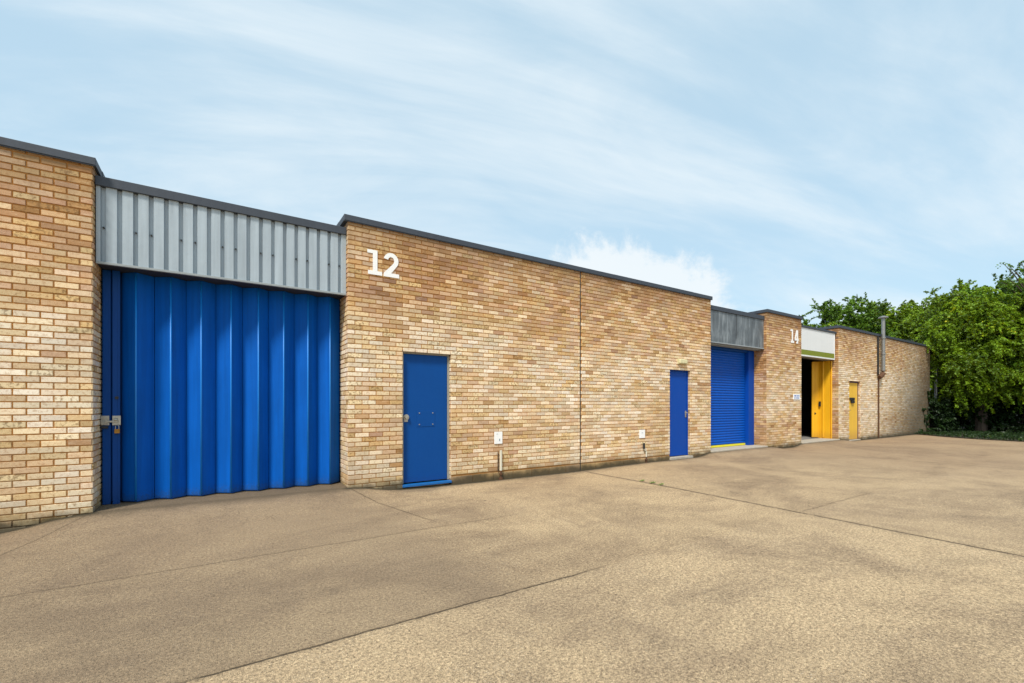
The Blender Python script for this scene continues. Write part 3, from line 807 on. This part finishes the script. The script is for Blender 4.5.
m = MB(); m.tube([(fx, fy, 2.83), (fx-.02, fy, 2.74), (fx-.14, fy, 2.65), (fx-.25, fy+.05, 2.56)], .088, 16); m.build('elbow', M['rust'], root)
root = empty('cable_conduit', (23.30, -.03, 0), 'dark conduit running down the far wall beside the flue', 'conduit')
m = MB(); m.box(23.30, 23.40, -.05, -.004, 2.70, 4.28); m.build('trunking', M['black'], root, bevel=.005)
m = MB(); m.tube([(23.40, -.03, .02), (23.40, -.03, 2.70)], .028, 8); m.build('conduit', M['rust'], root)
m = MB(); px_, py_ = 31.0, -.05
m.tube([(px_, py_, 0), (px_, py_, 3.25)], .07, 12); m.box(px_-.10, px_+.10, py_-.10, py_+.10, 3.25, 3.3)
o = m.build('steel_post', M['galv'], None, origin=(px_, py_, 0)); tag(o, 'pale grey metal post beyond the far brick wall end, half hidden in leaves', 'post')
# dark timber ledge jutting at the wall end
m = MB(); m.box(30.22, 31.15, -.02, 1.2, 4.22, 4.36); m.box(30.3, 31.1, .1, .16, 4.0, 4.22); o = m.build('canopy_edge', M['coping'], B)

# ------------------------------------------------------------------ vegetation
rng = np.random.default_rng(11)
def leaves_mesh(name, centers, radii, nleaf, size, mat, parent, flat=.75, clamp=None, droop=0.0, tonebias=0.0, kind=None, squash=.7, out_from=None):
    """many leaf-sized quads scattered in clumps"""
    r0 = float(np.median(radii)); cnt = np.maximum(12, (nleaf*(np.array(radii)/r0)**2.3)).astype(int)
    C = np.repeat(np.array(centers), cnt, axis=0); Rr = np.repeat(np.array(radii), cnt)
    n = len(C)
    d = rng.normal(size=(n,3)); d /= np.linalg.norm(d, axis=1)[:,None]
    rad = rng.random(n)**.5*(1+.35*np.abs(rng.normal(size=n))*(rng.random(n)<.3))
    nb = 7
    bd = rng.normal(size=(len(centers), nb, 3))+np.array([-.1,-.25,.35 if droop < .5 else -.1]); bd /= np.linalg.norm(bd, axis=2)[:,:,None]
    ci = np.repeat(np.arange(len(centers)), cnt); bi = rng.integers(0, nb, n)
    along = rng.random(n)**.75; ln = (.7+.9*rng.random((len(centers), nb)))[ci, bi]
    dd = bd[ci, bi]
    P = C+dd*(along*ln*Rr*1.25)[:,None]+d*(Rr*(.30-.16*along)*rng.random(n)**.5)[:,None]*np.array([1,1,squash])
    P[:,2] -= (.12+droop)*(along**2)*Rr
    if clamp is not None:
        k = P[:,2] > clamp; P = P[k]; C = C[k]; d = d[k]; n = len(P)
    nor = rng.normal(size=(n,3))*flat+np.array([-.1,-.3,.75])+d*.5; nor /= np.linalg.norm(nor, axis=1)[:,None]
    a = np.cross(nor, rng.normal(size=(n,3))); a /= np.linalg.norm(a, axis=1)[:,None]
    b = np.cross(nor, a)
    sz = size*(.6+.8*rng.random(n))[:,None]
    V = np.empty((n,4,3)); V[:,0] = P-a*sz; V[:,1] = P-b*sz*.5+nor*sz*.12; V[:,2] = P+a*sz; V[:,3] = P+b*sz*.5+nor*sz*.12
    o0 = np.array(parent.location) if parent else np.zeros(3)
    V = (V-o0).reshape(-1,3)
    me = bpy.data.meshes.new(name); me.vertices.add(4*n); me.vertices.foreach_set('co', V.ravel())
    me.loops.add(4*n); me.loops.foreach_set('vertex_index', np.arange(4*n, dtype=np.int32))
    me.polygons.add(n); me.polygons.foreach_set('loop_start', np.arange(0, 4*n, 4, dtype=np.int32))
    me.update(calc_edges=True)
    ct = np.repeat(rng.random(len(centers)), cnt)
    if clamp is not None: ct = ct[k]
    t = np.clip(ct*.62+rng.random(n)*.42-.03+tonebias, 0, 1)
    arr = np.ones((n,4,4), dtype=np.float32); arr[:,:,0] = t[:,None]; arr[:,:,1] = rng.random(n)[:,None]
    ca = me.color_attributes.new('tone', 'FLOAT_COLOR', 'CORNER'); ca.data.foreach_set('color', arr.ravel())
    me.materials.append(mat)
    o = bpy.data.objects.new(name, me); COL.objects.link(o)
    if parent: o.parent = parent
    return o
M['leaf_mid'] = leaf_material('mid_green_leaves', (.016,.046,.004), (.115,.235,.012), (.34,.42,.02))
M['leaf_bright'] = leaf_material('yellow_green_leaves', (.020,.052,.004), (.19,.33,.011), (.60,.55,.015))
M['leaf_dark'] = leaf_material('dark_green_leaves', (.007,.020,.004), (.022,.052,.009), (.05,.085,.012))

def tree(x, y, H, rx, rz, label, mat, nclump=90, nleaf=330, crad=.85, size=.13, trunk_r=.18, seed=1, droop=.0, name='broadleaf_tree', low=1.2, extra=None, zc=None):
    rs = random.Random(seed)
    root = empty(name, (x, y, 0), label, 'tree', 'trees beyond the far wall')
    zc = H-rz if zc is None else zc
    cs = []; rr = []
    for k in range(nclump):
        while True:
            v = Vector((rs.uniform(-1,1), rs.uniform(-1,1), rs.uniform(-1,1)))
            if .25 < v.length < 1: break
        v = v*(.55+.45*rs.random())/max(.6, v.length)
        wob = 1+.22*mnoise.noise(Vector((v.x*2+seed, v.y*2, v.z*2)))
        p = Vector((x+v.x*rx*wob, y+v.y*rx*wob, zc+v.z*rz*wob))
        if p.z < low: p.z = low+rs.random()
        if p.z+crad*.6 > H: p.z = H-crad*.6
        cs.append(tuple(p)); rr.append(crad*(.6+.7*rs.random()))
    if extra:
        for e in extra: cs.append(e[:3]); rr.append(e[3])
    m = MB()
    top = zc+rz*.35
    base = [(x, y, -.1), (x+.05, y, top*.3), (x-.08+rs.uniform(-.2,.2), y+.1, top*.65), (x+rs.uniform(-.3,.3), y, top)]
    m.tube(base, [trunk_r*1.25, trunk_r, trunk_r*.75, trunk_r*.35], 10)
    for c in cs[nclump:]:
        b1 = Vector(c); b0 = Vector((x, y, zc+rz*.2)).lerp(b1, .55); m.tube([b0, b0.lerp(b1,.5)+Vector((0,0,.12)), b1], [.035, .022, .008], 5, cap=False)
    for c in cs[:nclump:4]:
        h0 = min(c[2]*.8, top*(.35+.5*rs.random())); b0 = Vector((x, y, h0)); b1 = Vector(c)
        mid = b0.lerp(b1, .5)+Vector((0,0,.25))
        m.tube([b0, mid, b1], [trunk_r*.3, trunk_r*.14, .012], 6, cap=False)
    m.build('trunk', M['bark'], root)
    leaves_mesh('crown', cs, rr, nleaf, size, mat, root, droop=droop)
    return root
def W(px, Z): return world_at(px, Z)
def TH(py, Z): return EYE+(405-py)*Z/F
# trees seen over the roof
x, y = W(843, 46); tree(x, y, TH(299, 46), 4.3, 3.6, 'rounded mid green tree showing over the white fascia of the far opening', M['leaf_mid'], 170, 210, .62, .115, seed=3)
x, y = W(893, 50); tree(x, y, TH(301, 50), 3.8, 3.4, 'green tree rising directly behind the flue pipe', M['leaf_bright'], 170, 210, .62, .12, seed=5)
x, y = W(868, 58); tree(x, y, TH(314, 58), 4.5, 3.2, 'low tree crown showing between the flue and the rounded tree on the left', M['leaf_mid'], 150, 210, .7, .14, seed=6)
x, y = W(922, 47); tree(x, y, TH(303, 47), 3.6, 3.6, 'yellow green tree behind the wall just right of the flue', M['leaf_bright'], 170, 210, .6, .115, seed=8)
x, y = W(951, 43); tree(x, y, TH(287, 43), 3.4, 4.2, 'taller pointed tree with yellow green leaves above the end of the brick wall', M['leaf_bright'], 190, 210, .58, .11, seed=9)
x, y = W(990, 38); tree(x, y, TH(284, 38), 3.8, 4.2, 'tall tree filling the gap behind the leafy corner tree', M['leaf_mid'], 190, 210, .6, .105, seed=12)
x, y = W(1040, 36); tree(x, y, TH(280, 36), 4.2, 4.6, 'broad tree at the right edge behind the corner trees', M['leaf_mid'], 190, 210, .62, .105, seed=14)
# near trees at the corner of the yard
x, y = W(981, 22.6); tree(x, y, TH(287, 22.6), 2.75, 3.3, 'leafy tree with yellow green drooping foliage at the end of the brick wall', M['leaf_bright'], 480, 330, .42, .052, seed=21, droop=.8, low=1.9, trunk_r=.2)
x, y = W(1052, 21.6); ex = []
for (px, py, r_) in [(1003,263,.16),(1009,262,.20),(1015,265,.2),(1021,258,.25),(1001,276,.16),(1006,275,.2),(1012,281,.26),(1018,277,.3),(1006,286,.22),(1011,288,.26),(1022,284,.3),(1020,268,.22),(1027,262,.5),(1032,276,.6),(1030,252,.4)]:
    wx, wy = W(px, 21.5+rng.random()); ex.append((wx, wy, TH(py, 21.5), r_*.85))
tree(x, y, TH(264, 21.6), 3.0, 3.6, 'tall tree at the right edge with thin branches reaching out against the sky', M['leaf_mid'], 480, 330, .42, .052, seed=25, droop=.7, low=1.9, trunk_r=.24, extra=ex)
x, y = W(1120, 21); tree(x, y, 7.2, 3.2, 3.6, 'wide tree just beyond the right edge of the yard', M['leaf_mid'], 90, 420, .65, .1, seed=27, droop=.3)

def shrub(x, y, r, h, label, mat, seed, nl=230, size=.06):
    rs = random.Random(seed)
    root = empty('shrub', (x, y, 0), label, 'shrub', 'shrubs along the yard corner')
    cs = []; rr = []
    for k in range(int(18*h)):
        a = rs.uniform(0, 6.28); q = r*math.sqrt(rs.random())*.85
        cs.append((x+q*math.cos(a), y+q*math.sin(a), .15+rs.random()**.9*(h-.35)*(1-.3*q/r))); rr.append(.34*(.6+.7*rs.random()))
    m = MB()
    for c in cs[::3]: m.tube([(x, y, -.05), (x*.5+c[0]*.5, y*.5+c[1]*.5, c[2]*.6), c], [.035,.022,.008], 6)
    m.build('stems', M['bark'], root)
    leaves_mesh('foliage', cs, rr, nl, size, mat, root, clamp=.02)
for k, (px, Z, r, h, lab) in enumerate([
        (912, 22.7, .9, 1.1, 'low dark shrub against the foot of the brick wall end'),
        (930, 23.0, .95, 2.1, 'dark shrub beside the pale post at the wall end'),
        (952, 24.0, 1.2, 2.3, 'dark shrub under the left side of the leafy corner tree'),
        (975, 23.4, 1.3, 2.1, 'dark shrub under the middle of the leafy corner tree'),
        (999, 22.9, 1.3, 2.2, 'dark shrub left of the right edge under overhanging leaves'),
        (1022, 22.4, 1.3, 2.3, 'dark shrub at the right edge of the photo under the tall tree'),
        (1050, 22.2, 1.4, 2.3, 'dark shrub outside the right edge of the yard')]):
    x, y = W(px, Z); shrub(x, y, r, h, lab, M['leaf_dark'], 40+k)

# far wood behind, as one mass
cs = []; rr = []
for k in range(420):
    px = rng.uniform(930, 1500); Z = rng.uniform(34, 60) if px < 1150 else rng.uniform(30, 50)
    wx, wy = world_at(px, Z); zt = TH(330, Z)*rng.uniform(.05, 1.0)
    cs.append((wx, wy, zt)); rr.append(1.5)
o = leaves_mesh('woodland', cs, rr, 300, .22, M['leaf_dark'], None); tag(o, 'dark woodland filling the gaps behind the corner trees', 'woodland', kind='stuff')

# grass verge with soil below it
vx0 = 26.6
m = MB()
pl = [(25.4, -30), (25.5, -4.0), (26.0, -2.4), (26.9, -1.1), (27.6, -.35), (27.9, -.01), (30.5, -.02), (30.6, 30), (120, 60), (120, -40)]
m.prism(pl, -.05, .035); vg = m.build('verge_soil', plain('leaf_litter', (.030,.024,.013), .95, 0, 6), None); tag(vg, kind='structure')
n = 12000
gx_ = rng.uniform(25.4, 33, n); gy_ = rng.uniform(-14, 0, n)
edge = np.interp(gy_, [-30,-4,-2.4,-1.1,-.35,0], [25.4,25.5,26.0,26.9,27.6,27.9])
k = gx_ > edge-.05-rng.random(n)*.12; gx_ = gx_[k]; gy_ = gy_[k]; n = len(gx_)
V = np.empty((n,4,3)); ang = rng.uniform(0, 6.28, n); hgt = rng.uniform(.03, .12, n); wd = .012
for j, (sx_, hh) in enumerate([(-1, 0), (1, 0), (.3, 1), (-.3, 1)]):
    V[:,j,0] = gx_+np.cos(ang)*wd*sx_+hh*rng.normal(size=n)*.03; V[:,j,1] = gy_+np.sin(ang)*wd*sx_+hh*rng.normal(size=n)*.03; V[:,j,2] = .03+hh*hgt
me = bpy.data.meshes.new('verge_grass'); me.from_pydata(V.reshape(-1,3).tolist(), [], [(4*i,4*i+1,4*i+2,4*i+3) for i in range(n)])
ca = me.color_attributes.new('tone', 'FLOAT_COLOR', 'CORNER'); arr = np.ones((n,4,4), dtype=np.float32); arr[:,:,0] = rng.random(n)[:,None]; ca.data.foreach_set('color', arr.ravel())
me.materials.append(M['leaf_dark']); o = bpy.data.objects.new('verge_grass', me); COL.objects.link(o)
tag(o, 'short rough grass along the edge of the yard under the trees', 'grass', kind='stuff')

# tiny weeds in the cross joint
def weed(x, y, seed, label):
    rs = np.random.default_rng(seed); n = 26
    root = empty('joint_weed', (x, y, 0), label, 'weed', 'weeds growing in the concrete joint')
    m = MB()
    for k in range(n):
        a = rs.uniform(0, 6.28); l = rs.uniform(.015, .045); ox = rs.normal()*.035; oy = rs.normal()*.012
        c_, s__ = math.cos(a), math.sin(a); z = rs.uniform(.002, .02)
        X0, Y0 = x+ox, y+oy
        m.quad((X0,Y0,.0), (X0+c_*l*.5-s__*.008, Y0+s__*l*.5+c_*.008, z+.012), (X0+c_*l, Y0+s__*l, z+.008), (X0+c_*l*.5+s__*.008, Y0+s__*l*.5-c_*.008, z+.010))
    o = m.build('leaves', M['weed'], root)
    return root
M['weed'] = plain('weed_green', (.10,.22,.02), .7, 0, 40)
def jx(y): return 6.66+.066*y
for k, (px, py, lab) in enumerate([(636, 482, 'tiny weed in the cross joint closest to the brick wall'), (647, 484, 'tiny weed in the cross joint, middle of the three near the wall'), (655, 486, 'tiny weed in the cross joint, third from the brick wall')]):
    Z = 1.4*F/(py-405); wx, wy = world_at(px, Z); weed(jx(wy), wy, 60+k, lab)

# ------------------------------------------------------------------ camera, sun, sky
cam = bpy.data.cameras.new('camera'); co = bpy.data.objects.new('camera', cam); COL.objects.link(co)
cam.sensor_width = 36; cam.sensor_fit = 'HORIZONTAL'; cam.lens = 36*F/1024; cam.shift_y = (405-341.5)/1024; cam.clip_end = 5000; cam.clip_start = .05
co.location = (0, -D, EYE); co.rotation_euler = (R(90), 0, -math.atan2(CB, CA))
scn.camera = co
CLOUD_ROT = 15
SUN_EL, SAZ = 52, math.atan2(-.83, -.56)
sun = bpy.data.lights.new('sun', 'SUN'); sun.energy = 3.1; sun.angle = R(10); sun.color = (1, .94, .84)
so = bpy.data.objects.new('sun', sun); COL.objects.link(so)
dirv = Vector((math.sin(SAZ)*math.cos(R(SUN_EL)), math.cos(SAZ)*math.cos(R(SUN_EL)), math.sin(R(SUN_EL))))
so.rotation_euler = dirv.to_track_quat('Z', 'Y').to_euler(); so.location = (-10, -20, 20)

wd_ = bpy.data.worlds.new('World'); scn.world = wd_; wd_.use_nodes = True
nt = NT(wd_.node_tree); bg = wd_.node_tree.nodes['Background']
sky = nt.node('ShaderNodeTexSky'); sky.sky_type = 'NISHITA'; sky.sun_disc = False; sky.sun_elevation = R(SUN_EL); sky.sun_rotation = SAZ
sky.air_density = 1.0; sky.dust_density = 1.6; sky.ozone_density = 1.2
tc = nt.node('ShaderNodeTexCoord').outputs['Generated']
sx = nt.node('ShaderNodeSeparateXYZ'); nt.l.new(tc, sx.inputs[0])
# flatten the dome so that clouds stretch towards the horizon
hz = nt.math('ADD', nt.math('ABSOLUTE', sx.outputs[2]), .22)
cv = nt.node('ShaderNodeCombineXYZ'); nt.l.new(nt.math('DIVIDE', sx.outputs[0], hz), cv.inputs[0]); nt.l.new(nt.math('DIVIDE', sx.outputs[1], hz), cv.inputs[1])
cvm = nt.mapping(cv.outputs[0], (1,1,1), (.3,.9,0), (0,0,R(CLOUD_ROT)))
cvs = nt.mapping(cvm, (.42,1.25,1))
w1 = nt.noise(cvs, 1.1, 9, .58, .9); w2 = nt.noise(cvs, 3.6, 8, .62, .6); w3 = nt.noise(cvm, .55, 5, .5)
wisp = nt.math('ADD', nt.math('ADD', nt.math('MULTIPLY', w1, .50), nt.math('MULTIPLY', w2, .20)), nt.math('MULTIPLY', w3, .3))
cl = nt.smooth(wisp, .42, .62)
veil = nt.math('ADD', .20, nt.math('MULTIPLY', cl, .62))
CL = (7.0, 7.7, 8.1)
SK = nt.mix(.66, nt.mix(1.0, sky.outputs[0], (1.3,1.35,1.3), 'MULTIPLY'), (4.2,6.5,8.0))
base = nt.mix(veil, SK, CL)
# heap of brighter cloud low over the roof
Xp = (643-512)/F; U = (405-318)/F
cdir = Vector((CB+Xp*CA, CA-Xp*CB, U)).normalized()
sub = nt.node('ShaderNodeVectorMath', operation='SUBTRACT'); nt.l.new(tc, sub.inputs[0]); sub.inputs[1].default_value = cdir
rt = Vector((CA, -CB, 0))
dt = nt.node('ShaderNodeVectorMath', operation='DOT_PRODUCT'); nt.l.new(sub.outputs[0], dt.inputs[0]); dt.inputs[1].default_value = rt
ss = nt.node('ShaderNodeSeparateXYZ'); nt.l.new(sub.outputs[0], ss.inputs[0])
ex_ = nt.math('POWER', nt.math('ABSOLUTE', nt.math('DIVIDE', nt.math('ADD', dt.outputs['Value'], nt.math('MULTIPLY', ss.outputs[2], .5)), .175)), 2)
ez_ = nt.math('POWER', nt.math('ABSOLUTE', nt.math('DIVIDE', ss.outputs[2], .165)), 2)
rr_ = nt.math('SQRT', nt.math('ADD', ex_, ez_))
pn = nt.noise(tc, 9, 9, .7, .3); pn2 = nt.noise(tc, 34, 6, .6)
rr_ = nt.math('ADD', rr_, nt.math('ADD', nt.math('MULTIPLY', nt.math('SUBTRACT', pn, .5), 1.0), nt.math('MULTIPLY', nt.math('SUBTRACT', pn2, .5), .35)))
puff = nt.math('SUBTRACT', 1, nt.smooth(rr_, .80, 1.08))
base = nt.mix(nt.math('MULTIPLY', puff, .8), base, (7.6, 7.95, 8.1))
nt.l.new(base, bg.inputs['Color']); bg.inputs['Strength'].default_value = .09

scn.view_settings.view_transform = 'Standard'; scn.view_settings.look = 'None'; scn.view_settings.gamma = 1; scn.view_settings.exposure = .47
scn.view_settings.use_curve_mapping = False
scn.render.engine = 'CYCLES'
